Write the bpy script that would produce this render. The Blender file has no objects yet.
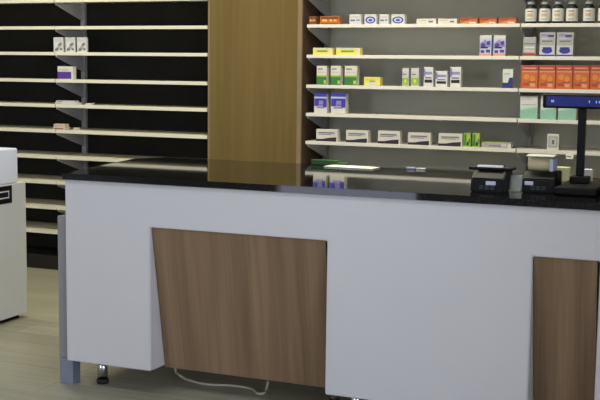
import bpy, bmesh, math, random
from mathutils import Vector, Matrix
random.seed(7)
S = bpy.context.scene
COL = S.collection

# ------------------------------------------------------------------ camera
F_PX, YAW, PITCH, ROLL, EYE = 1121.7, -.3984, .1163, .0122, 1.5
fw = Vector((math.sin(YAW)*math.cos(PITCH), math.cos(YAW)*math.cos(PITCH), -math.sin(PITCH)))
rt = Vector((math.cos(YAW), -math.sin(YAW), 0))
up = rt.cross(fw)
r2 = rt*math.cos(ROLL) + up*math.sin(ROLL)
u2 = up*math.cos(ROLL) - rt*math.sin(ROLL)
cd = bpy.data.cameras.new('camera')
cam = bpy.data.objects.new('camera', cd)
COL.objects.link(cam)
cd.sensor_width = 36
cd.lens = 36*F_PX/600
cd.clip_start = .05
M = Matrix((r2, u2, -fw)).transposed().to_4x4()
M.translation = Vector((0, 0, EYE))
cam.matrix_world = M
S.camera = cam

def on_y(px, py, Y):
    """point of the vertical plane y = Y seen at a pixel of the photograph"""
    d = r2*((px-300)/F_PX) + u2*((200-py)/F_PX) + fw
    return Vector((0, 0, EYE)) + d*(Y/d.y)

# ------------------------------------------------------------------ materials
def lin(c):
    return tuple((v/12.92 if v <= .04045 else ((v+.055)/1.055)**2.4) for v in [x/255 for x in c]) + (1,)

def mat(name, rgb, rough=.5, var=.06, scale=30, metal=0, spec=.5, coat=0):
    m = bpy.data.materials.new(name); m.use_nodes = True
    nt = m.node_tree; b = nt.nodes['Principled BSDF']
    b.inputs['Roughness'].default_value = rough
    b.inputs['Metallic'].default_value = metal
    b.inputs['Specular IOR Level'].default_value = spec
    b.inputs['Coat Weight'].default_value = coat
    c = lin(rgb)
    tc = nt.nodes.new('ShaderNodeTexCoord')
    no = nt.nodes.new('ShaderNodeTexNoise'); no.inputs['Scale'].default_value = scale
    no.inputs['Detail'].default_value = 3
    nt.links.new(tc.outputs['Object'], no.inputs['Vector'])
    rp = nt.nodes.new('ShaderNodeValToRGB')
    rp.color_ramp.elements[0].position = .3; rp.color_ramp.elements[1].position = .7
    rp.color_ramp.elements[0].color = tuple(v*(1-var) for v in c[:3]) + (1,)
    rp.color_ramp.elements[1].color = tuple(min(1, v*(1+var)) for v in c[:3]) + (1,)
    nt.links.new(no.outputs['Fac'], rp.inputs['Fac'])
    nt.links.new(rp.outputs['Color'], b.inputs['Base Color'])
    return m

def wood(name, dark, light, sx=14, sz=.7, rough=.55, seed=0.):
    """vertical-grain veneer"""
    m = bpy.data.materials.new(name); m.use_nodes = True
    nt = m.node_tree; b = nt.nodes['Principled BSDF']; b.inputs['Roughness'].default_value = rough
    b.inputs['Specular IOR Level'].default_value = .3
    tc = nt.nodes.new('ShaderNodeTexCoord'); mp = nt.nodes.new('ShaderNodeMapping')
    mp.inputs['Scale'].default_value = (sx, .6, sz); mp.inputs['Location'].default_value = (seed, seed*.7, seed*1.3)
    nt.links.new(tc.outputs['Object'], mp.inputs['Vector'])
    n1 = nt.nodes.new('ShaderNodeTexNoise'); n1.inputs['Scale'].default_value = 1; n1.inputs['Detail'].default_value = 6
    n1.inputs['Distortion'].default_value = .25
    nt.links.new(mp.outputs['Vector'], n1.inputs['Vector'])
    m2 = nt.nodes.new('ShaderNodeMapping'); m2.inputs['Scale'].default_value = (sx*7, .6, sz*4)
    nt.links.new(tc.outputs['Object'], m2.inputs['Vector'])
    n2 = nt.nodes.new('ShaderNodeTexNoise'); n2.inputs['Scale'].default_value = 1; n2.inputs['Detail'].default_value = 4
    nt.links.new(m2.outputs['Vector'], n2.inputs['Vector'])
    ad = nt.nodes.new('ShaderNodeMix'); ad.data_type = 'FLOAT'; ad.inputs[0].default_value = .3
    nt.links.new(n1.outputs['Fac'], ad.inputs[2]); nt.links.new(n2.outputs['Fac'], ad.inputs[3])
    rp = nt.nodes.new('ShaderNodeValToRGB')
    rp.color_ramp.elements[0].position = .3; rp.color_ramp.elements[1].position = .7
    rp.color_ramp.elements[0].color = lin(dark); rp.color_ramp.elements[1].color = lin(light)
    nt.links.new(ad.outputs[0], rp.inputs['Fac']); nt.links.new(rp.outputs['Color'], b.inputs['Base Color'])
    return m

def floor_mat():
    m = bpy.data.materials.new('pale_plank_floor'); m.use_nodes = True
    nt = m.node_tree; b = nt.nodes['Principled BSDF']; b.inputs['Roughness'].default_value = .42
    b.inputs['Specular IOR Level'].default_value = .4
    tc = nt.nodes.new('ShaderNodeTexCoord')
    br = nt.nodes.new('ShaderNodeTexBrick')
    br.inputs['Scale'].default_value = 1
    br.inputs['Brick Width'].default_value = 1.3; br.inputs['Row Height'].default_value = .19
    br.inputs['Mortar Size'].default_value = .0015; br.offset = .37
    br.inputs['Color1'].default_value = lin((158, 155, 136)); br.inputs['Color2'].default_value = lin((170, 167, 148))
    br.inputs['Mortar'].default_value = lin((128, 120, 98))
    nt.links.new(tc.outputs['Object'], br.inputs['Vector'])
    mp = nt.nodes.new('ShaderNodeMapping'); mp.inputs['Scale'].default_value = (1.2, 22, 1)
    nt.links.new(tc.outputs['Object'], mp.inputs['Vector'])
    n = nt.nodes.new('ShaderNodeTexNoise'); n.inputs['Scale'].default_value = 1; n.inputs['Detail'].default_value = 6
    nt.links.new(mp.outputs['Vector'], n.inputs['Vector'])
    rp = nt.nodes.new('ShaderNodeValToRGB')
    rp.color_ramp.elements[0].position = .3; rp.color_ramp.elements[0].color = (.80, .79, .76, 1)
    rp.color_ramp.elements[1].position = .7; rp.color_ramp.elements[1].color = (1, 1, 1, 1)
    nt.links.new(n.outputs['Fac'], rp.inputs['Fac'])
    mx = nt.nodes.new('ShaderNodeMix'); mx.data_type = 'RGBA'; mx.blend_type = 'MULTIPLY'; mx.inputs[0].default_value = 1
    nt.links.new(br.outputs['Color'], mx.inputs[6]); nt.links.new(rp.outputs['Color'], mx.inputs[7])
    # knots in the boards
    m3 = nt.nodes.new('ShaderNodeMapping'); m3.inputs['Scale'].default_value = (1.1, 2.4, 1); m3.inputs['Location'].default_value = (.35, .2, 0)
    nt.links.new(tc.outputs['Object'], m3.inputs['Vector'])
    vo = nt.nodes.new('ShaderNodeTexVoronoi'); vo.inputs['Scale'].default_value = 1.0
    nt.links.new(m3.outputs['Vector'], vo.inputs['Vector'])
    r3 = nt.nodes.new('ShaderNodeValToRGB')
    r3.color_ramp.elements[0].position = .02; r3.color_ramp.elements[0].color = (.45, .42, .36, 1)
    r3.color_ramp.elements[1].position = .06; r3.color_ramp.elements[1].color = (1, 1, 1, 1)
    nt.links.new(vo.outputs['Distance'], r3.inputs['Fac'])
    m4 = nt.nodes.new('ShaderNodeMix'); m4.data_type = 'RGBA'; m4.blend_type = 'MULTIPLY'; m4.inputs[0].default_value = .7
    nt.links.new(mx.outputs[2], m4.inputs[6]); nt.links.new(r3.outputs['Color'], m4.inputs[7])
    nt.links.new(m4.outputs[2], b.inputs['Base Color'])
    return m

def granite_mat():
    m = bpy.data.materials.new('polished_black_granite'); m.use_nodes = True
    nt = m.node_tree; b = nt.nodes['Principled BSDF']
    b.inputs['Roughness'].default_value = .035; b.inputs['Specular IOR Level'].default_value = .3
    tc = nt.nodes.new('ShaderNodeTexCoord')
    v = nt.nodes.new('ShaderNodeTexNoise'); v.inputs['Scale'].default_value = 160; v.inputs['Detail'].default_value = 2
    nt.links.new(tc.outputs['Object'], v.inputs['Vector'])
    rp = nt.nodes.new('ShaderNodeValToRGB')
    rp.color_ramp.elements[0].position = .5; rp.color_ramp.elements[0].color = (.004, .004, .004, 1)
    rp.color_ramp.elements[1].position = .78; rp.color_ramp.elements[1].color = (.025, .025, .024, 1)
    nt.links.new(v.outputs['Fac'], rp.inputs['Fac']); nt.links.new(rp.outputs['Color'], b.inputs['Base Color'])
    return m

def clear_mat():
    m = bpy.data.materials.new('clear_acrylic'); m.use_nodes = True
    nt = m.node_tree; b = nt.nodes['Principled BSDF']
    b.inputs['Base Color'].default_value = (.8, .84, .8, 1); b.inputs['Roughness'].default_value = .12
    b.inputs['Transmission Weight'].default_value = .75
    n = nt.nodes.new('ShaderNodeTexNoise'); n.inputs['Scale'].default_value = 60
    mr = nt.nodes.new('ShaderNodeMapRange'); mr.inputs[3].default_value = .08; mr.inputs[4].default_value = .2
    nt.links.new(n.outputs['Fac'], mr.inputs[0]); nt.links.new(mr.outputs[0], b.inputs['Roughness'])
    return m

def glow_mat(name, rgb, strength):
    m = mat(name, rgb, .3, .25, 18)
    nt = m.node_tree; b = nt.nodes['Principled BSDF']
    rp = [n for n in nt.nodes if n.type == 'VALTORGB'][0]
    nt.links.new(rp.outputs['Color'], b.inputs['Emission Color']); b.inputs['Emission Strength'].default_value = strength
    return m

W = {}
W['white_lam'] = mat('white_laminate', (198, 197, 198), .38, .01, 3)
W['kiosk_body'] = mat('cool_white_paint', (200, 204, 212), .4, .01, 3)
W['kiosk_top'] = mat('pale_blue_white_plastic', (216, 222, 244), .4, .01, 3)
W['white_edge'] = mat('white_edge_band', (232, 231, 230), .4, .01, 8)
W['grey_lam'] = mat('grey_laminate', (136, 136, 138), .45, .03, 6)
W['post_blue'] = mat('blue_grey_metal', (136, 142, 160), .35, .04, 20, metal=.4)
W['granite'] = granite_mat()
W['oak'] = wood('brown_oak_veneer', (102, 81, 60), (142, 117, 90), 13, .6, .55, 1.7)
W['tan_oak'] = wood('tan_oak_veneer', (95, 78, 36), (120, 100, 54), 5, .3, .6, 4.1)
W['tan_edge'] = mat('tan_edge_band', (132, 113, 84), .6, .05, 12)
W['shaded_side'] = wood('shaded_brown_board', (72, 56, 46), (92, 74, 60), 9, .5, .7, 2.2)  # column sides: their shade is put into the brown
W['floor'] = floor_mat()
W['shelf_l'] = mat('cream_painted_steel', (228, 224, 205), .45, .02, 8)
W['shelf_r'] = mat('white_painted_steel', (226, 222, 214), .42, .02, 8)
W['back_black'] = mat('black_back_panel', (38, 37, 33), .8, .12, 5, spec=.2)
W['back_grey'] = mat('grey_back_panel', (203, 204, 190), .75, .03, 4, spec=.2)
W['bracket'] = mat('blue_grey_bracket', (176, 178, 188), .5, .03, 10)
W['upright'] = mat('grey_upright', (172, 172, 174), .5, .05, 14)
W['wall'] = mat('painted_wall', (205, 202, 194), .9, .02, 4)
W['ceil'] = mat('white_ceiling', (225, 224, 220), .95, .02, 4)
W['chrome'] = mat('chrome', (205, 205, 208), .18, .02, 20, metal=1)
W['rubber'] = mat('black_rubber', (20, 20, 20), .7, .1, 30)
W['black'] = mat('black_plastic', (9, 9, 11), .5, .15, 40, spec=.22)
W['dark_grey'] = mat('dark_grey_plastic', (52, 52, 56), .45, .08, 40)
W['clear'] = clear_mat()
W['screen'] = glow_mat('blue_display_glass', (16, 30, 120), .12)
W['screen_dot'] = glow_mat('pale_blue_display_digit', (150, 190, 240), .5)
W['lcd'] = mat('pale_lilac_label', (205, 205, 225), .4, .1, 200)
W['paper'] = mat('white_paper', (240, 242, 232), .8, .02, 30)
W['paper_roll'] = mat('cream_paper', (206, 194, 150), .8, .06, 30)
W['paper_blue'] = mat('pale_blue_paper', (186, 190, 214), .7, .04, 30)
W['note_yellow'] = mat('pale_yellow_paper', (238, 236, 182), .8, .05, 30)
W['cable'] = mat('cream_cable', (182, 178, 156), .5, .04, 30)
for n, c in dict(c_white=(212, 212, 209), c_cream=(213, 209, 200), c_grey=(168, 168, 166), c_lgrey=(196, 194, 196), c_text=(112, 110, 112),
                 c_dark=(44, 30, 46), c_black=(24, 24, 26), c_blue=(50, 52, 160), c_navy=(34, 48, 112), c_lilac=(140, 136, 190),
                 c_violet=(62, 54, 168), c_purple=(84, 50, 140), c_green=(60, 118, 52), c_lgreen=(140, 180, 66), c_lime=(178, 196, 84),
                 c_yellow=(226, 214, 96), c_orange=(200, 104, 38), c_orange2=(218, 134, 66), c_red=(150, 62, 50), c_pink=(214, 150, 132), c_teal=(146, 192, 172),
                 c_teal2=(178, 208, 192), c_brown=(118, 62, 26), c_tan=(198, 172, 130), c_lblue=(186, 194, 220),
                 c_bottle=(22, 18, 18), c_cap=(170, 176, 176), c_gold=(232, 190, 84), c_dred=(112, 34, 30), c_leaf=(48, 92, 42), c_brick=(206, 190, 176), c_brick2=(168, 70, 46), c_amber=(186, 104, 30)).items():
    W[n] = mat('print_' + n[2:], c, .5, .05, 40)

# ------------------------------------------------------------------ mesh builder
class MB:
    def __init__(s): s.bm = bmesh.new(); s.mats = []
    def mi(s, m):
        if m not in s.mats: s.mats.append(m)
        return s.mats.index(m)
    def box(s, x0, x1, y0, y1, z0, z1, m, bev=0., mtx=None):
        r = bmesh.ops.create_cube(s.bm, size=1)
        vs = r['verts']
        bmesh.ops.scale(s.bm, vec=(x1-x0, y1-y0, z1-z0), verts=vs)
        bmesh.ops.translate(s.bm, vec=((x0+x1)/2, (y0+y1)/2, (z0+z1)/2), verts=vs)
        k = s.mi(m)
        fs = {f for v in vs for f in v.link_faces}
        for f in fs: f.material_index = k
        if bev:
            es = {e for v in vs for e in v.link_edges}
            rr = bmesh.ops.bevel(s.bm, geom=list(es), offset=bev, segments=2, affect='EDGES', profile=.5)
            for f in rr['faces']: f.material_index = k
            vs = list({v for f in rr['faces'] for v in f.verts} | {v for v in vs if v.is_valid})
        if mtx is not None: bmesh.ops.transform(s.bm, matrix=mtx, verts=[v for v in vs if v.is_valid])
        return s
    def prism(s, pts, axis, a, b, m):
        """pts: polygon in the other two axes (in xyz order), extruded from a to b along axis"""
        def P(p, t):
            if axis == 'x': return (t, p[0], p[1])
            if axis == 'y': return (p[0], t, p[1])
            return (p[0], p[1], t)
        k = s.mi(m)
        A = [s.bm.verts.new(P(p, a)) for p in pts]; B = [s.bm.verts.new(P(p, b)) for p in pts]
        fs = [s.bm.faces.new(A), s.bm.faces.new(B)]
        n = len(pts)
        for i in range(n): fs.append(s.bm.faces.new((A[i], A[(i+1) % n], B[(i+1) % n], B[i])))
        for f in fs: f.material_index = k
        bmesh.ops.recalc_face_normals(s.bm, faces=fs)
        return s
    def lathe(s, cx, cy, prof, m, n=20):
        """prof: (radius, z) from bottom to top; closed with caps"""
        k = s.mi(m); rings = []
        for r, z in prof:
            rings.append([s.bm.verts.new((cx+r*math.cos(2*math.pi*i/n), cy+r*math.sin(2*math.pi*i/n), z)) for i in range(n)])
        fs = []
        for a, b in zip(rings, rings[1:]):
            for i in range(n): fs.append(s.bm.faces.new((a[i], a[(i+1) % n], b[(i+1) % n], b[i])))
        fs.append(s.bm.faces.new(list(reversed(rings[0])))); fs.append(s.bm.faces.new(rings[-1]))
        for f in fs: f.material_index = k; f.smooth = True
        fs[-1].smooth = fs[-2].smooth = False
        return s
    def disc(s, cx, cz, rx, rz, y0, y1, m, n=20):
        pts = [(cx+rx*math.cos(2*math.pi*i/n), cz+rz*math.sin(2*math.pi*i/n)) for i in range(n)]
        return s.prism(pts, 'y', y0, y1, m)
    def xcyl(s, cy, cz, r, x0, x1, m, n=24):
        pts = [(cy+r*math.cos(2*math.pi*i/n), cz+r*math.sin(2*math.pi*i/n)) for i in range(n)]
        return s.prism(pts, 'x', x0, x1, m)
    def obj(s, name, parent=None, origin=None):
        me = bpy.data.meshes.new(name)
        if origin is None: origin = Vector((0, 0, 0)) if parent is None else Vector(parent.location)
        origin = Vector(origin)
        bmesh.ops.translate(s.bm, vec=-origin, verts=s.bm.verts)
        s.bm.to_mesh(me); s.bm.free()
        for m in s.mats: me.materials.append(W[m])
        o = bpy.data.objects.new(name, me); COL.objects.link(o)
        if parent is not None:
            o.parent = parent; o.location = origin - abs_loc(parent)
        else: o.location = origin
        return o

def abs_loc(o):
    v = Vector(o.location)
    while o.parent is not None:
        o = o.parent; v += Vector(o.location)
    return v

def tag(o, label, cat, group=None):
    o['label'] = label; o['category'] = cat
    if group: o['group'] = group
    return o
def thing(name, label, cat, loc, group=None):
    o = bpy.data.objects.new(name, None); COL.objects.link(o); o.location = loc
    o.empty_display_size = .1
    return tag(o, label, cat, group)
def struct(o):
    o['kind'] = 'structure'; return o

# ------------------------------------------------------------------ room
XL, XR, YF, YB, ZC = -6.7, 3.6, -2.6, 7.26, 2.95
struct(MB().box(XL, XR, YF, YB, -.1, 0, 'floor').obj('floor'))
struct(MB().box(XL-.1, XR+.1, YB, YB+.12, -.1, ZC, 'wall').obj('wall_back'))
struct(MB().box(XL-.12, XL, YF, YB, -.1, ZC, 'wall').obj('wall_left'))
XN, YN = .30, 3.35                                # unseen wall stub, added to shade the counter's right end from the window
mb = MB(); mb.box(XN, XN+.12, YN, YB, -.1, ZC, 'wall'); mb.box(XN+.12, XR, YN, YN+.12, -.1, ZC, 'wall')
mb.box(XR, XR+.12, YF, -2.2, -.1, ZC, 'wall'); mb.box(XR, XR+.12, 2.6, YN+.12, -.1, ZC, 'wall')   # wide shop window opening
mb.box(XR, XR+.12, -2.2, 2.6, -.1, .12, 'wall'); mb.box(XR, XR+.12, -2.2, 2.6, 2.75, ZC, 'wall')
struct(mb.obj('wall_right'))
mb = MB()                                       # unseen shop front: head beam, piers widened to weaken light from the front
mb.box(XL, XR, YF-.12, YF, 2.65, ZC, 'wall'); mb.box(XL, -5.0, YF-.12, YF, -.1, 2.65, 'wall'); mb.box(-3.4, XR, YF-.12, YF, -.1, 2.65, 'wall')
struct(mb.obj('wall_front'))
struct(MB().box(XL-.12, XR+.12, YF-.12, YB+.12, ZC, ZC+.1, 'ceil').obj('ceiling'))

# ------------------------------------------------------------------ shelving runs
YS = 6.80                                        # front of the shelves
def bracket(y_back, z, x, depth):
    """tapered steel side bracket under a shelf, deep at the upright"""
    return MB().prism([(y_back, z), (y_back-depth+.02, z), (y_back-depth+.02, z-.012), (y_back, z-.115)], 'x', x-.004, x+.004, 'bracket')

def shelf_mesh(x0, x1, z, th, y_back, m):
    """folded steel shelf: deck, front lip with a shallow price-rail groove, side lips"""
    b = MB()
    b.box(x0, x1, YS+.004, y_back, z+th-.006, z+th, m)
    b.box(x0, x1, YS, YS+.012, z, z+th, m, .002)
    b.box(x0, x0+.003, YS+.012, y_back, z+.004, z+th-.006, m); b.box(x1-.003, x1, YS+.012, y_back, z+.004, z+th-.006, m)
    return b

def run(name, label, cat, bays, zs, th, depth, m_shelf, m_back, top, m_plinth, br_x):
    yb = YS + depth
    t = thing(name, label, cat, ((bays[0]+bays[-1])/2, YS+depth/2, 0))
    for a, b in zip(bays, bays[1:]):
        MB().box(a+.001, b-.001, yb+.03, yb+.045, 0, top, m_back).obj('back_panel', t)
        MB().box(a+.02, b-.02, YS+.05, yb+.028, 0, .1, m_plinth).obj('plinth', t)
        for z in zs: shelf_mesh(a+.003, b-.003, z, th, yb, m_shelf).obj('shelf', t)
    for x in bays:
        MB().box(x-.018, x+.018, yb+.001, yb+.029, 0, top, 'upright').obj('upright', t)
    for x, s in br_x:
        for z in zs: bracket(yb, z-.0005, x, depth).obj('bracket', t)
    return t

LZ = [.275, .456, .642, .827, 1.017, 1.202, 1.382, 1.576, 1.760, 1.950, 2.135]
run('shelving_unit', 'nearly empty cream shelving run with black back panel left of the wooden column', 'shelving',
    [-6.03, -4.79, -3.553], LZ, .023, .36, 'shelf_l', 'back_black', 2.45, 'back_black', [(-4.79, 0), (-6.02, 0)])
RZ = [.28, .463, .648, .834, 1.009, 1.193, 1.377, 1.571, 1.766, 1.955, 2.14]
RIGHT_RUN = run('shelving_unit', 'white shelving run with grey back panel and medicine boxes right of the wooden column', 'shelving',
    [-2.832, -1.437, -.042], RZ, .022, .36, 'shelf_r', 'back_grey', 2.45, 'back_grey', [(-2.822, 0), (-1.437, 0), (-.05, 0)])

# wooden column between the two runs
t = thing('wooden_column', 'tall tan wood-veneer column between the two shelving runs', 'column', (-3.2, 7.0, 0))
CX0, CX1 = -3.548, -2.862
MB().box(CX0+.014, CX1-.03, YS-.005, YS+.013, 0, 2.6, 'tan_oak').obj('front_panel', t)
o = MB().box(CX0, CX0+.014, YS-.004, YS+.013, 0, 2.6, 'tan_edge').obj('edge_strip', t); o['label'] = 'paler left edge strip'
o = MB().box(CX1-.03, CX1, YS-.004, YS+.013, 0, 2.6, 'tan_edge').obj('edge_strip', t); o['label'] = 'paler right edge strip'
o = MB().box(CX0, CX0+.02, YS+.014, YB-.01, 0, 2.6, 'shaded_side').obj('side_panel', t); o['label'] = 'brown left side board, darkened for shade'
o = MB().box(CX1-.02, CX1, YS+.014, YB-.01, 0, 2.6, 'shaded_side').obj('side_panel', t); o['label'] = 'brown right side board, darkened for shade'

# ------------------------------------------------------------------ counter
YC = 4.32                                        # white front plane
ZT = .983; ZB = .128
GT = 1.012
PX0, PX1, PX2, PX3, PX4, PX5 = -2.996, -2.545, -1.693, -.835, -.578, -.15
ZR = .788
ct = thing('service_counter', 'long white service counter with two slanted brown wood panels in its front', 'counter', (-1.6, 4.8, 0))
fp = MB().prism([(PX0, ZB), (PX1, ZB), (PX1, ZR), (PX2, ZR), (PX2, ZB), (PX3, ZB), (PX3, ZR), (PX4, ZR), (PX4, ZB), (PX5, ZB), (PX5, ZT), (PX0, ZT)],
           'y', YC, YC+.025, 'white_lam')
bmesh.ops.bevel(fp.bm, geom=[e for e in fp.bm.edges], offset=.004, segments=2, affect='EDGES')
fp.obj('front_panel', ct)
MB().box(PX0, PX0+.02, YC+.026, 5.2, ZB, ZT, 'white_edge').obj('end_panel', ct)
MB().box(PX5-.02, PX5, YC+.026, 5.2, ZB, ZT, 'white_edge').obj('end_panel', ct)
for x, s in ((PX1, -1), (PX2, 1), (PX3, -1), (PX4, 1)):
    a, b = (x-.02, x) if s < 0 else (x, x+.02)
    MB().box(a, b, YC+.026, YC+.165, ZB, ZT, 'white_lam').obj('recess_side', ct)
for a, b in ((PX1, PX2), (PX3, PX4)):
    # slanted wood panel: flush at the top, set back at the foot
    y0, y1, zb = YC+.010, YC+.128, .118
    MB().prism([(y0, ZR+.004), (y0+.02, ZR+.004), (y1+.02, zb), (y1, zb)], 'x', a+.004, b-.012, 'oak').obj('wood_panel', ct)
MB().box(PX0+.022, PX5-.022, YC+.17, 5.18, ZB, ZB+.02, 'white_lam').obj('bottom_board', ct)
MB().box(PX0+.022, PX5-.022, YC+.17, YC+.185, ZB+.022, ZT-.01, 'white_lam').obj('inner_back', ct)
for x in (-2.09, -1.26): MB().box(x-.009, x+.009, YC+.187, 5.18, ZB+.022, ZT-.01, 'white_lam').obj('divider', ct)
MB().box(PX0+.022, PX5-.022, YC+.6, 5.17, .55, .568, 'white_lam').obj('staff_shelf', ct)
for x, y in [(-2.884, 4.45), (-1.745, 4.57), (-1.60, 4.46), (-.92, 4.46), (-.3, 4.46), (-2.868, 5.1), (-1.9, 5.1), (-.9, 5.1), (-.3, 5.1)]:
    l = MB().lathe(x, y, [(.025, .022), (.025, ZB-.006)], 'chrome').obj('leg', ct, (x, y, 0))
    MB().lathe(x, y, [(.029, .0), (.030, .012), (.027, .022)], 'rubber').obj('foot', l, (x, y, 0))
p = MB().box(-3.066, -2.998, YC+.04, YC+.10, ZB, .803, 'grey_lam').obj('end_post', ct); p['label'] = 'grey post at the left end'
q = MB().box(-3.064, -2.990, YC+.038, YC+.102, 0, ZB-.002, 'post_blue', .003).obj('post_foot', ct); q['label'] = 'blue-grey metal foot of the post'

w = MB().prism([(-2.998, YC-.02), (PX5+.02, YC-.02), (PX5+.02, 5.36), (-3.05, 5.36), (-3.15, 5.19)], 'z', ZT+.0005, GT, 'granite')
bmesh.ops.bevel(w.bm, geom=list(w.bm.edges), offset=.003, segments=2, affect='EDGES')
tag(w.obj('worktop', None, (-1.6, 4.8, ZT)), 'polished black granite worktop lying on the white service counter', 'worktop')

# cable from under the slanted panel to the floor
def tube(name, pts, r, m, parent=None):
    cu = bpy.data.curves.new(name, 'CURVE'); cu.dimensions = '3D'; cu.bevel_depth = r; cu.bevel_resolution = 3
    sp = cu.splines.new('BEZIER'); sp.bezier_points.add(len(pts)-1)
    for bp, p in zip(sp.bezier_points, pts):
        bp.co = p; bp.handle_left_type = bp.handle_right_type = 'AUTO'
    o = bpy.data.objects.new(name, cu); COL.objects.link(o)
    dg = bpy.context.evaluated_depsgraph_get()
    me = bpy.data.meshes.new_from_object(o.evaluated_get(dg))
    bpy.data.objects.remove(o)
    o = bpy.data.objects.new(name, me); me.materials.append(W[m]); COL.objects.link(o)
    for f in me.polygons: f.use_smooth = True
    return o
def on_floor(px, py, z=.006):
    d = r2*((px-300)/F_PX) + u2*((200-py)/F_PX) + fw
    return Vector((0, 0, EYE)) + d*((z-EYE)/d.z)
pts = [Vector((-2.67, 4.82, .09)), on_floor(175, 368, .075), on_floor(180, 375.5, .02), on_floor(192, 381), on_floor(210, 384.5), on_floor(232, 385.5), on_floor(252, 389), on_floor(262, 393.5), on_floor(266, 390, .012), on_floor(268, 381, .05)]
c = tube('power_cable', pts, .006, 'cable'); tag(c, 'cream cable trailing on the floor beneath the counter wood panel', 'cable')

# ------------------------------------------------------------------ white kiosk at the left edge
k = thing('white_cabinet', 'white end cabinet with rounded top and dark slot at the left edge of the shop', 'cabinet', (-4.35, 5.0, 0))
KX = -4.07
MB().box(-4.62, KX, 4.55, 5.47, .026, .815, 'kiosk_body', .004).obj('body', k)
b = MB().box(-4.60, KX-.004, 4.56, 5.405, .816, 1.020, 'kiosk_top', .009); b.obj('top_housing', k)
MB().box(-4.58, KX-.035, 4.6, 5.43, 0, .025, 'black').obj('plinth', k)
s_ = MB().box(KX-.006, KX+.004, 4.95, 5.335, .705, .807, 'black', .002).obj('slot_panel', k); s_['label'] = 'dark slot panel'
mb = MB(); mb.box(KX+.0042, KX+.0055, 5.10, 5.30, .735, .742, 'lcd'); mb.box(KX+.0042, KX+.0055, 5.10, 5.30, .772, .779, 'lcd')
mb.box(KX+.0042, KX+.0055, 5.30, 5.306, .735, .779, 'lcd'); o = mb.obj('slot_outline', s_, abs_loc(s_))

# ------------------------------------------------------------------ products
VX = 766
def carton(name, x0, x1, ytop, zshelf, depth, body, decals, label, cat='box', group=None, yf=YS+.028, side=True, h=None):
    """printed carton: its front spans photo columns x0..x1, foot on the shelf"""
    sh = (VX-x1)*depth/(yf+depth) if side else 0
    a = on_y(x0, ytop, yf); b = on_y(x1-sh, ytop, yf)
    w_ = b.x-a.x
    H = h if h else ((a.z+b.z)/2-zshelf)
    H = max(H, .012)
    m = MB()
    X0 = a.x
    m.box(X0, X0+w_, yf, yf+depth, zshelf, zshelf+H, body, min(.0012, H*.08))
    # closing flap crease on the right end
    m.box(X0+w_, X0+w_+.0005, yf+depth*.1, yf+depth*.9, zshelf+H*.9, zshelf+H*.92, 'c_grey')
    for d in decals:
        if d[0] == 'o':
            _, u, v, ru, rv, mm = d[:6]; e = d[6] if len(d) > 6 else .0006
            m.disc(X0+u*w_, zshelf+v*H, ru*w_, rv*H, yf-e, yf, mm)
        elif d[0] == 'p':
            m.prism([(X0+u*w_, zshelf+v*H) for u, v in d[1]], 'y', yf-(d[3] if len(d) > 3 else .0006), yf, d[2])
        else:
            u0, v0, u1, v1, mm = d[:5]; e = d[5] if len(d) > 5 else .0005
            m.box(X0+u0*w_, X0+u1*w_, yf-e, yf, zshelf+v0*H, zshelf+v1*H, mm)
    o = m.obj(name, None, (X0+w_/2, yf+depth/2, zshelf))
    return tag(o, label, cat, group)

LT = [z+.0235 for z in LZ]; RT = [z+.0225 for z in RZ]
# --- left run
def spots(): return [(.06, .70, .94, .95, 'c_lgrey'), ('p', [(.1, .08), (.5, .08), (.9, .52), (.9, .66), (.62, .66)], 'c_grey'), ('p', [(.12, .1), (.42, .1), (.5, .3), (.2, .26)], 'c_text', .0009), ('p', [(.5, .4), (.85, .52), (.82, .64), (.5, .56)], 'c_text', .0009), ('o', .78, .2, .14, .08, 'c_text')]
for x0, x1, lb in ((53.5, 65.2, 'leftmost'), (65.3, 76.8, 'middle'), (76.9, 88.5, 'rightmost')):
    carton('medicine_box', x0, x1, 37.4, LT[7], .022, 'c_white', spots(), lb+' of three white dark-speckled cartons high on the black-backed shelving', group='white speckled cartons')
carton('medicine_box', 57.5, 77, 66.3, LT[6], .04, 'c_white', [(.0, .04, .88, .58, 'c_purple'), (.08, .68, .7, .76, 'c_tan')], 'white carton with purple lower half on the black-backed shelving')
zt = LT[5]
carton('flat_box', 55, 83, 102.2, zt, .06, 'c_white', [(.05, .3, .3, .7, 'c_grey'), (.45, .3, .9, .7, 'c_lgrey')], 'flat white carton lower of two stacked on black-backed shelving', group='flat white packs', h=.014)
carton('flat_box', 56, 80, 100, zt+.0145, .05, 'c_lgrey', [(.1, .3, .3, .7, 'c_text'), (.55, .3, .8, .7, 'c_white')], 'flat pale grey carton lying on the flat white carton', group='flat white packs', h=.012)
carton('flat_box', 85.5, 95.5, 102, zt, .04, 'c_white', [(.1, .3, .8, .7, 'c_lgrey')], 'tiny flat white pack right of the flat stack on black-backed shelving', group='flat white packs', h=.010)
zt = LT[4]
carton('flat_box', 53, 71, 126, zt, .06, 'c_brick', [(.08, .2, .85, .55, 'c_brown')], 'brown-striped flat carton lower of two at the lowest stocked black-backed shelf', group='brown-striped flat cartons', h=.021)
carton('flat_box', 53.5, 70, 121.7, zt+.0215, .05, 'c_brick', [(.06, .25, .9, .5, 'c_tan')], 'pale tan flat carton lying on the brown-striped flat carton', group='brown-striped flat cartons', h=.02)
carton('flat_box', 73.5, 81, 126, zt, .05, 'c_white', [(.1, .3, .8, .6, 'c_grey')], 'small white flat pack right of the brown-striped cartons', h=.018)

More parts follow.
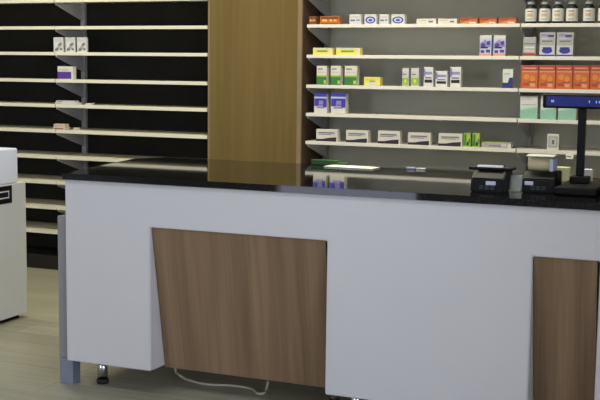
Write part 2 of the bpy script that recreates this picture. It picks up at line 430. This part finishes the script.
# --- right run, top visible shelf
zt = RT[8]
for i, (x0, x1, bd, lb) in enumerate(((309, 319.5, 'c_brown', 'dark brown low carton at the far left end of the top grey-backed shelf'),
                                      (320, 342.5, 'c_amber', 'orange-brown low carton left of the blue-oval cartons on top shelf'))):
    carton('medicine_box', x0, x1, 16.2, zt, .05, bd, [(.05, .62, .95, .92, 'c_brown'), (.12, .38, .36, .62, 'c_gold'), (.5, .38, .62, .62, 'c_gold'), (.7, .42, .86, .6, 'c_gold'), (.05, .05, .95, .16, 'c_brown')], lb, group='orange-brown low cartons')
def oval(): return [('o', .5, .42, .42, .36, 'c_blue'), ('o', .5, .42, .30, .24, 'c_lblue', .0009), (.36, .3, .64, .5, 'c_navy', .0012), (.05, .84, .95, .94, 'c_lgrey')]
def grey_lines(): return [(.1, .6, .9, .85, 'c_lgrey'), (.1, .3, .5, .48, 'c_text'), (.6, .3, .9, .5, 'c_lilac'), (.1, .08, .9, .16, 'c_lblue')]
for x0, x1, dc, lb in ((349.5, 363.5, grey_lines(), 'grey-printed white carton left of the first blue-oval carton'), (364.5, 379, oval(), 'left of two white blue-oval cartons on the top shelf'),
                       (379.5, 391, grey_lines(), 'grey-printed white carton between the two blue-oval cartons'), (391.5, 407, oval(), 'right of two white blue-oval cartons on the top shelf')):
    carton('medicine_box', x0, x1, 14.3, zt, .045, 'c_white', dc, lb, group='white cartons with blue ovals')
def cream_marks(): return [(.08, .6, .5, .74, 'c_tan'), (.62, .28, .85, .6, 'c_text'), (.06, .1, .94, .2, 'c_lgrey')]
for x0, x1, lb in ((416.5, 438, 'left of two low cream cartons on the top shelf'), (438.3, 459, 'right of two low cream cartons on the top shelf')):
    carton('medicine_box', x0, x1, 18.6, zt, .045, 'c_cream', cream_marks(), lb, group='low cream cartons')
def orange_marks(): return [(.0, .78, 1, 1, 'c_red'), ('p', [(.1, .1), (.5, .5), (.9, .4), (.95, .15)], 'c_orange2'), (.55, .08, .9, .24, 'c_white', .0008), (.05, .55, .5, .7, 'c_dred')]
for x0, x1, lb in ((460, 479.5, 'leftmost'), (480, 498.5, 'middle'), (499, 518, 'rightmost')):
    carton('medicine_box', x0, x1, 17.6, zt, .045, 'c_amber', orange_marks(), lb+' of three low orange cartons beside the dark bottles', group='low orange cartons')

# bottles
def bottle(cx_px, label):
    c = on_y(cx_px, 15, YS+.075); x, y, z = c.x, YS+.075, zt
    t = thing('medicine_bottle', label, 'bottle', (x, y, z), 'dark bottles with white labels')
    MB().lathe(x, y, [(.031, z), (.034, z+.004), (.034, z+.096), (.031, z+.104), (.021, z+.110), (.021, z+.114)], 'c_bottle').obj('glass_body', t)
    lb = MB().lathe(x, y, [(.0346, z+.014), (.0349, z+.015), (.0349, z+.088), (.0346, z+.089)], 'c_white')
    for a, b_, mm in ((.022, .03, 'c_grey'), (.042, .06, 'c_tan'), (.070, .076, 'c_text')):
        lb.prism([( x-.016+.032*i/8, y-math.sqrt(.0353**2-(-.016+.032*i/8)**2)) for i in range(9)] + [(x+.015, y-.029), (x-.015, y-.029)], 'z', z+a, z+b_, mm)
    lb.obj('paper_label', t)
    MB().lathe(x, y, [(.0235, z+.1142), (.0245, z+.116), (.0245, z+.131), (.022, z+.134)], 'c_cap').obj('cap', t)
for px, lb in ((531, 'first dark bottle from the left on the top shelf, next to the orange cartons'), (545, 'second from left of the dark bottles with white labels'),
               (558, 'third from left of the dark bottles with white labels'), (572, 'fourth from left of the dark bottles with white labels'),
               (589, 'fifth from left of the dark bottles, after a wider gap'), (604, 'dark bottle cut by the right edge of the photo')):
    bottle(px, lb)

# second shelf
zt = RT[7]
for x0, x1, lb in ((313, 335.5, 'left of two low yellow cartons'), (336, 363, 'right of two low yellow cartons')):
    carton('medicine_box', x0, x1, 47.8, zt, .045, 'c_yellow', [(.2, .38, .75, .66, 'c_lgreen'), (.24, .46, .7, .58, 'c_text', .0008), (.0, .86, 1, 1, 'c_cream'), (.88, .1, .96, .8, 'c_cream')], lb+' on the grey-backed shelving', group='low yellow cartons')
def blue_fig(): return [(.0, .84, 1, 1, 'c_cream'), ('p', [(.02, .34), (.35, .42), (.5, .36), (.95, .44), (.9, .76), (.62, .7), (.5, .8), (.05, .62)], 'c_lilac'), ('o', .3, .52, .2, .10, 'c_purple', .0009), ('o', .74, .62, .16, .10, 'c_purple', .0009), (.1, .36, .7, .44, 'c_dark', .0009), (.0, .0, 1, .12, 'c_pink'), (.1, .14, .4, .28, 'c_purple'), (.55, .16, .9, .3, 'c_purple')]
for x0, x1, lb in ((480, 493.5, 'left'), (493.8, 507.5, 'right')):
    carton('medicine_box', x0, x1, 35.2, zt, .045, 'c_lblue', blue_fig(), lb+' of two white cartons with dark blue figure above the white-purple cartons', group='cartons with blue figures')
carton('medicine_box', 523.5, 537.5, 37, zt, .045, 'c_grey', [(.05, .62, .95, .68, 'c_text'), (.1, .42, .9, .5, 'c_white'), (.1, .22, .9, .34, 'c_brick'), (.0, .02, 1, .16, 'c_red')], 'grey carton with red foot below the first dark bottle')
def logo(): return [(.0, .46, 1, 1, 'c_grey'), (.08, .84, .45, .94, 'c_lilac', .0008), (.5, .8, .92, .9, 'c_purple', .0008), (.15, .6, .85, .66, 'c_text', .0008), (.1, .72, .6, .76, 'c_lgrey', .0008), (.0, .0, 1, .07, 'c_blue'), ('o', .5, .24, .34, .13, 'c_blue'), (.22, .30, .78, .38, 'c_navy', .0009)]
for x0, x1, lb in ((540, 557, 'left'), (557.2, 575, 'right')):
    carton('medicine_box', x0, x1, 32.3, zt, .05, 'c_lgrey', logo(), lb+' of two tall grey-white cartons with blue oval foot under the bottles', group='cartons with blue oval feet')

# third shelf
zt = RT[6]
for x0, x1, lb in ((316.8, 330, 'leftmost'), (330.8, 343.8, 'middle'), (344.8, 360, 'rightmost')):
    carton('medicine_box', x0, x1, 65.8, zt, .05, 'c_cream', [(.0, .0, 1, .42, 'c_green'), (.0, .42, 1, .5, 'c_lgreen'), (.12, .62, .88, .7, 'c_lgrey'), (.12, .8, .6, .86, 'c_text'), (.72, .06, .95, .24, 'c_lime', .0009)], lb+' of three white-over-green cartons at the left end', group='white-over-green cartons')
carton('medicine_box', 364, 383, 77, zt, .05, 'c_yellow', [(.25, .1, .8, .5, 'c_cream'), (.35, .4, .7, .6, 'c_lgreen', .0008), (.1, .7, .9, .8, 'c_gold')], 'small low yellow carton alone beside the white-over-green cartons')
for x0, x1, lb in ((402.5, 411, 'left'), (411.3, 421, 'right')):
    carton('medicine_box', x0, x1, 68, zt, .04, 'c_lgrey', [(.06, .06, .94, .46, 'c_lgreen'), ('o', .5, .28, .16, .1, 'c_yellow', .0009), (.1, .82, .9, .9, 'c_white'), (.1, .62, .6, .68, 'c_text')], lb+' of two narrow white cartons with lime print', group='white cartons with lime print')
def tri(): return [(.0, .5, .16, .92, 'c_lilac'), (.1, .62, .9, .76, 'c_lilac'), (.1, .2, .9, .36, 'c_black'), (.16, .42, .84, .48, 'c_purple')]
for x0, x1, yt, lb in ((424, 435.5, 67, 'tall white carton with purple and black bands left of its group'), (435.8, 449.5, 71, 'shorter white carton between two purple-banded white cartons'), (450.5, 463, 67, 'tall white carton with purple and black bands right of its group')):
    carton('medicine_box', x0, x1, yt, zt, .045, 'c_white', tri(), lb, group='white cartons with purple and black bands')
carton('medicine_box', 503, 515, 69, zt, .045, 'c_white', [('p', [(.0, .0), (1, .0), (1, .55), (.65, .55), (.5, .28), (.0, .28)], 'c_navy'), (.15, .7, .7, .78, 'c_teal')], 'white carton with navy stepped foot left of the orange cartons')
ox = [521, 538.6, 556, 573.2, 590.2, 607]
for i, lb in enumerate(('first', 'second', 'third', 'fourth', 'fifth')):
    carton('medicine_box', ox[i], ox[i+1]-.5, 65.2, zt, .06, 'c_orange', [(.0, .78, 1, .98, 'c_brick2'), (.1, .84, .9, .9, 'c_pink', .0008), (.0, .70, 1, .75, 'c_pink', .0008), (.0, .0, .07, .98, 'c_brick2', .0009), ('o', .34, .5, .18, .12, 'c_orange2'), ('o', .7, .42, .16, .12, 'c_orange2'), (.12, .12, .5, .24, 'c_brick2'), (.58, .08, .86, .22, 'c_pink'), (.4, .26, .9, .31, 'c_brick2')],
           lb+' from left in the row of tall orange cartons', group='tall orange cartons', side=False)

# fourth shelf
zt = RT[5]
for x0, x1, lb in ((314.3, 330.5, 'left'), (331, 349.2, 'right')):
    carton('medicine_box', x0, x1, 93.6, zt, .055, 'c_cream', [(.0, .84, 1, 1, 'c_violet'), (.0, .76, 1, .84, 'c_lblue'), (.0, .36, 1, .76, 'c_lilac'), (.04, .36, .36, .74, 'c_violet', .0008), (.70, .30, .98, .74, 'c_violet', .0008), (.3, .64, .74, .74, 'c_blue', .0008), (.4, .40, .68, .44, 'c_blue', .0008), (.2, .24, .8, .34, 'c_lilac')],
           lb+' of two violet and white cartons at the left shelf end', group='violet and white cartons')
def teal(): return [('p', [(.0, .0), (1, .0), (1, .5), (.0, .36)], 'c_teal'), ('p', [(.0, .36), (1, .5), (1, .56), (.0, .43)], 'c_teal2'), (.08, .60, .9, .64, 'c_grey'), (.1, .82, .7, .88, 'c_lgrey')]
for x0, x1, lb in ((520.5, 539.5, 'leftmost of three white-over-teal cartons behind the pole display'), (541, 558, 'middle of three white-over-teal cartons behind the pole display'), (558.8, 578, 'rightmost of three white-over-teal cartons, partly behind the display pole')):
    carton('medicine_box', x0, x1, 96, zt, .05, 'c_white', teal(), lb, group='white-over-teal cartons')

# fifth shelf
zt = RT[4]
def wave(): return [('p', [(.0, .0), (.94, .0), (.94, .36), (.6, .30), (.3, .2), (.0, .18)], 'c_dark'), (.08, .52, .88, .80, 'c_lgrey'), (.12, .66, .84, .76, 'c_text', .0008), (.12, .55, .7, .60, 'c_text', .0008)]
for x0, x1, yt, lb in ((316.3, 340.5, 129.3, 'first'), (346, 371, 130.3, 'second'), (378, 402.5, 131, 'third'), (408, 432.8, 132.8, 'fourth'), (438.7, 464.5, 133.6, 'fifth')):
    carton('medicine_box', x0, x1, yt, zt, .045, 'c_cream', wave(), lb+' from left of five white cartons with dark wave', group='white cartons with dark wave')
for x0, x1, lb in ((463.8, 472.5, 'left'), (472.8, 481.5, 'right')):
    carton('medicine_box', x0, x1, 133.2, zt, .04, 'c_lgreen', [(.1, .1, .35, .9, 'c_green'), (.5, .5, .9, .92, 'c_lime'), (.45, .1, .75, .35, 'c_dark'), (.75, .3, .9, .6, 'c_green', .0009)], lb+' of two narrow green cartons at the fifth white wave carton', group='narrow green cartons')
# flat clear pack
m = on_y(482, 141.5, YS+.03); n = on_y(511, 143, YS+.03)
t = MB(); t.box(m.x, n.x, YS+.03, YS+.12, zt, m.z-.002, 'c_grey', .001)
H_ = m.z-.002-zt; wd = n.x-m.x
for u0, v0, u1, v1, mm in ((0, .88, 1, 1, 'c_lime'), (.9, 0, 1, 1, 'c_cream'), (.25, .25, .66, .45, 'c_text'), (.66, .3, .84, .8, 'c_lgrey')):
    t.box(m.x+u0*wd, m.x+u1*wd, YS+.0294, YS+.03, zt+v0*H_, zt+v1*H_, mm)
tag(t.obj('medicine_box', None, (m.x+wd/2, YS+.07, zt)), 'low grey carton with pale outline right of the narrow green cartons', 'box')
carton('shelf_sign', 547.5, 559.5, 134, zt, .012, 'c_cream', [(.1, .16, .9, .86, 'c_grey'), (.26, .28, .74, .76, 'c_lgrey', .0009), (.4, .36, .62, .64, 'c_text', .0013)], 'small white square card with grey centre on the shelf behind the terminal', 'sign')
a = on_y(566, 154, YS-.003); b_ = on_y(573.5, 158.5, YS-.003)
m = MB(); m.box(a.x, b_.x, YS-.004, YS-.0005, b_.z-.004, a.z+.004, 'paper', .0006)
m.box(a.x+.004, b_.x-.012, YS-.0045, YS-.004, b_.z+.008, b_.z+.013, 'c_text')
m.obj('price_tag', RIGHT_RUN, (a.x, YS-.002, a.z))['label'] = 'small white price tag'

# ------------------------------------------------------------------ things on the worktop
Z0 = GT+.0006
# white sheet, green pack, slip
m = MB().box(-.13, .13, -.055, .055, 0, .005, 'paper', .0008); o = m.obj('paper_sheet'); o.location = (-1.935, 5.262, Z0); o.rotation_euler = (0, 0, -.06)
tag(o, 'white paper sheet lying on the granite worktop near the green pack', 'paper')
m = MB(); m.box(-.095, .105, -.018, .018, 0, .016, 'c_leaf', .004); m.box(-.097, .05, -.017, .016, .0162, .026, 'c_leaf', .003); o = m.obj('green_pack'); o.location = (-2.085, 5.338, Z0); o.rotation_euler = (0, 0, .03)
m2 = None
tag(o, 'green soft folded pack lying on the worktop behind the white sheet', 'pack')
m = MB(); m.box(-.045, .0, -.012, .012, 0, .010, 'paper_blue', .002); m.box(.006, .05, -.01, .014, 0, .008, 'paper', .002); m.box(-.002, .008, -.004, .004, 0, .006, 'c_lilac'); o = m.obj('clip'); o.location = (-1.625, 5.33, Z0)
tag(o, 'tiny pale blue and white clip lying alone at the rear edge of the worktop', 'clip')

def terminal(name, label, x0, x1, yf, style):
    """squat black receipt printer: sloped front, lid, paper slot, label"""
    cx = (x0+x1)/2; w_ = x1-x0
    t = thing(name, label, 'terminal', (cx, yf+.09, Z0))
    b = MB().prism([(yf, Z0), (yf+.17, Z0), (yf+.17, Z0+.082), (yf+.05, Z0+.082), (yf+.004, Z0+.055)], 'x', x0, x1, 'black')
    bmesh.ops.bevel(b.bm, geom=list(b.bm.edges), offset=.004, segments=2, affect='EDGES'); b.obj('body', t)
    lm = MB(); lm.box(cx-.004 if style == 0 else x0+.012, cx+.036 if style == 0 else x0+.046, yf-.0025, yf+.004, Z0+.030, Z0+.045, 'lcd', .001).obj('front_label', t)['label'] = 'pale lilac label'
    kb = MB()
    for i in range(3):
        for j in range(2): kb.box(cx-.03+i*.022, cx-.014+i*.022, yf-.0015, yf+.002, Z0+.012+j*.009, Z0+.018+j*.009, 'dark_grey')
    kb.obj('keypad', t)
    return t, cx
t, cx = terminal('receipt_printer', 'black card terminal with white paper strip left of the clear stand', -1.125, -.99, 4.46, 0)
o = MB().box(cx-.095, cx+.085, 4.53, 4.62, Z0+.083, Z0+.096, 'black', .004).obj('top_tray', t)
o = MB().box(cx-.055, cx+.05, 4.515, 4.54, Z0+.0965, Z0+.104, 'paper', .0015).obj('paper_strip', t); o['label'] = 'white paper strip'
MB().box(cx-.05, cx+.045, 4.54, 4.60, Z0+.0965, Z0+.103, 'dark_grey', .002).obj('lid', t)
t, cx = terminal('receipt_printer', 'black receipt printer with cream paper roll beside the display pole', -.932, -.80, 4.54, 1)
o = MB().xcyl(4.655, Z0+.109, .031, cx-.062, cx+.03, 'paper_roll').obj('paper_roll', t); o['label'] = 'cream paper roll'
MB().box(cx-.066, cx-.063, 4.62, 4.69, Z0+.083, Z0+.128, 'black', .001).obj('roll_holder', t)
o = MB().box(cx+.031, cx+.048, 4.60, 4.69, Z0+.083, Z0+.134, 'paper_blue', .004).obj('roll_cheek', t); o['label'] = 'pale blue cheek plate'
o = MB().prism([(4.60, Z0+.143), (4.66, Z0+.147), (4.72, Z0+.143), (4.72, Z0+.145), (4.66, Z0+.149), (4.60, Z0+.145)], 'x', cx-.064, cx+.048, 'paper').obj('paper_flap', t); o['label'] = 'white paper flap'
# clear stand between them
t = thing('clear_stand', 'clear acrylic card stand between the two black terminals', 'stand', (-.965, 4.58, Z0))
MB().box(-.986, -.938, 4.54, 4.61, Z0, Z0+.004, 'clear').obj('base', t)
MB().prism([(4.555, Z0+.004), (4.56, Z0+.004), (4.585, Z0+.066), (4.58, Z0+.066)], 'x', -.986, -.938, 'clear').obj('front_plate', t)
MB().prism([(4.60, Z0+.004), (4.605, Z0+.004), (4.59, Z0+.066), (4.585, Z0+.066)], 'x', -.986, -.938, 'clear').obj('rear_plate', t)

# pole display
t = thing('pole_display', 'black customer pole display with blue screen standing at the counter right end', 'display', (-.728, 4.72, Z0))
b = MB().box(-.794, -.628, 4.50, 4.84, Z0, Z0+.032, 'black', .006); b.obj('base', t)
MB().box(-.765, -.69, 4.68, 4.76, Z0+.0325, Z0+.06, 'black', .004).obj('pole_foot', t)
MB().box(-.744, -.713, 4.705, 4.735, Z0+.0602, 1.352, 'black', .004).obj('pole', t)
hd = MB().box(-.888, -.572, 4.690, 4.745, 1.352, 1.408, 'black', .006).obj('display_head', t)
sc = MB().box(-.872, -.584, 4.6875, 4.6898, 1.361, 1.401, 'screen').obj('screen', hd, abs_loc(hd)); sc['label'] = 'blue glowing screen'
m = MB()
for x in (-.852, -.846, -.70, -.672, -.66, -.64): m.box(x, x+.004, 4.6868, 4.6874, 1.376, 1.386, 'screen_dot')
m.obj('digits', hd, abs_loc(hd))
# note cubes
m = MB(); m.box(-.902, -.835, 5.08, 5.14, Z0, Z0+.062, 'note_yellow', .001); m.box(-.903, -.889, 5.079, 5.14, Z0, Z0+.0625, 'paper')
tag(m.obj('note_block', None, (-.868, 5.11, Z0)), 'pale yellow note block left of the black display pole on the worktop', 'notepad')
m = MB(); m.box(-.782, -.735, 5.08, 5.13, Z0, Z0+.058, 'paper', .001); m.box(-.774, -.743, 5.0795, 5.08, Z0+.02, Z0+.026, 'c_lgrey')
tag(m.obj('note_block', None, (-.76, 5.105, Z0)), 'white note block right of the black display pole on the worktop', 'notepad')
# black machine cut by the right edge
t = thing('payment_machine', 'black machine at the right edge of the photo on the worktop', 'machine', (-.52, 4.72, Z0))
MB().box(-.600, -.36, 4.47, 4.80, Z0, Z0+.03, 'black', .005).obj('base', t)
MB().box(-.596, -.37, 4.56, 4.78, Z0+.031, Z0+.135, 'black', .006).obj('body', t)
MB().box(-.60, -.38, 4.465, 4.4695, Z0+.012, Z0+.016, 'lcd').obj('edge_highlight', t)  # pale strip painted as the highlight along the base edge

# ------------------------------------------------------------------ light
wd = bpy.data.worlds.new('world'); S.world = wd; wd.use_nodes = True
bg = wd.node_tree.nodes['Background']; bg.inputs[0].default_value = (.74, .80, 1.0, 1); bg.inputs[1].default_value = 6.3
def area(name, loc, rot, sx, sy, power, col, portal=False):
    l = bpy.data.lights.new(name, 'AREA'); l.shape = 'RECTANGLE'; l.size = sx; l.size_y = sy; l.energy = power; l.color = col
    o = bpy.data.objects.new(name, l); COL.objects.link(o); o.location = loc; o.rotation_euler = rot
    if portal: l.cycles.is_portal = True
    return o
area('window_portal', (XR+.02, .2, 1.43), (0, math.radians(90), 0), 2.62, 4.8, 1, (1, 1, 1), True)
area('front_portal', (-4.2, YF-.02, 1.3), (math.radians(90), 0, 0), 1.6, 2.65, 1, (1, 1, 1), True)
for x, y, p_ in ((-4.6, 5.6, 36), (-2.0, 5.6, 52), (-3.4, 2.6, 15), (-1.4, 2.6, 12)):
    area('ceiling_lamp', (x, y, ZC-.03), (0, 0, 0), 1.5, .35, p_, (1.0, .95, .74) if y > 4 else (.90, .95, 1.0))
S.view_settings.view_transform = 'Standard'
S.view_settings.look = 'None'
S.view_settings.exposure = 0
S.view_settings.gamma = 1
S.view_settings.use_curve_mapping = False
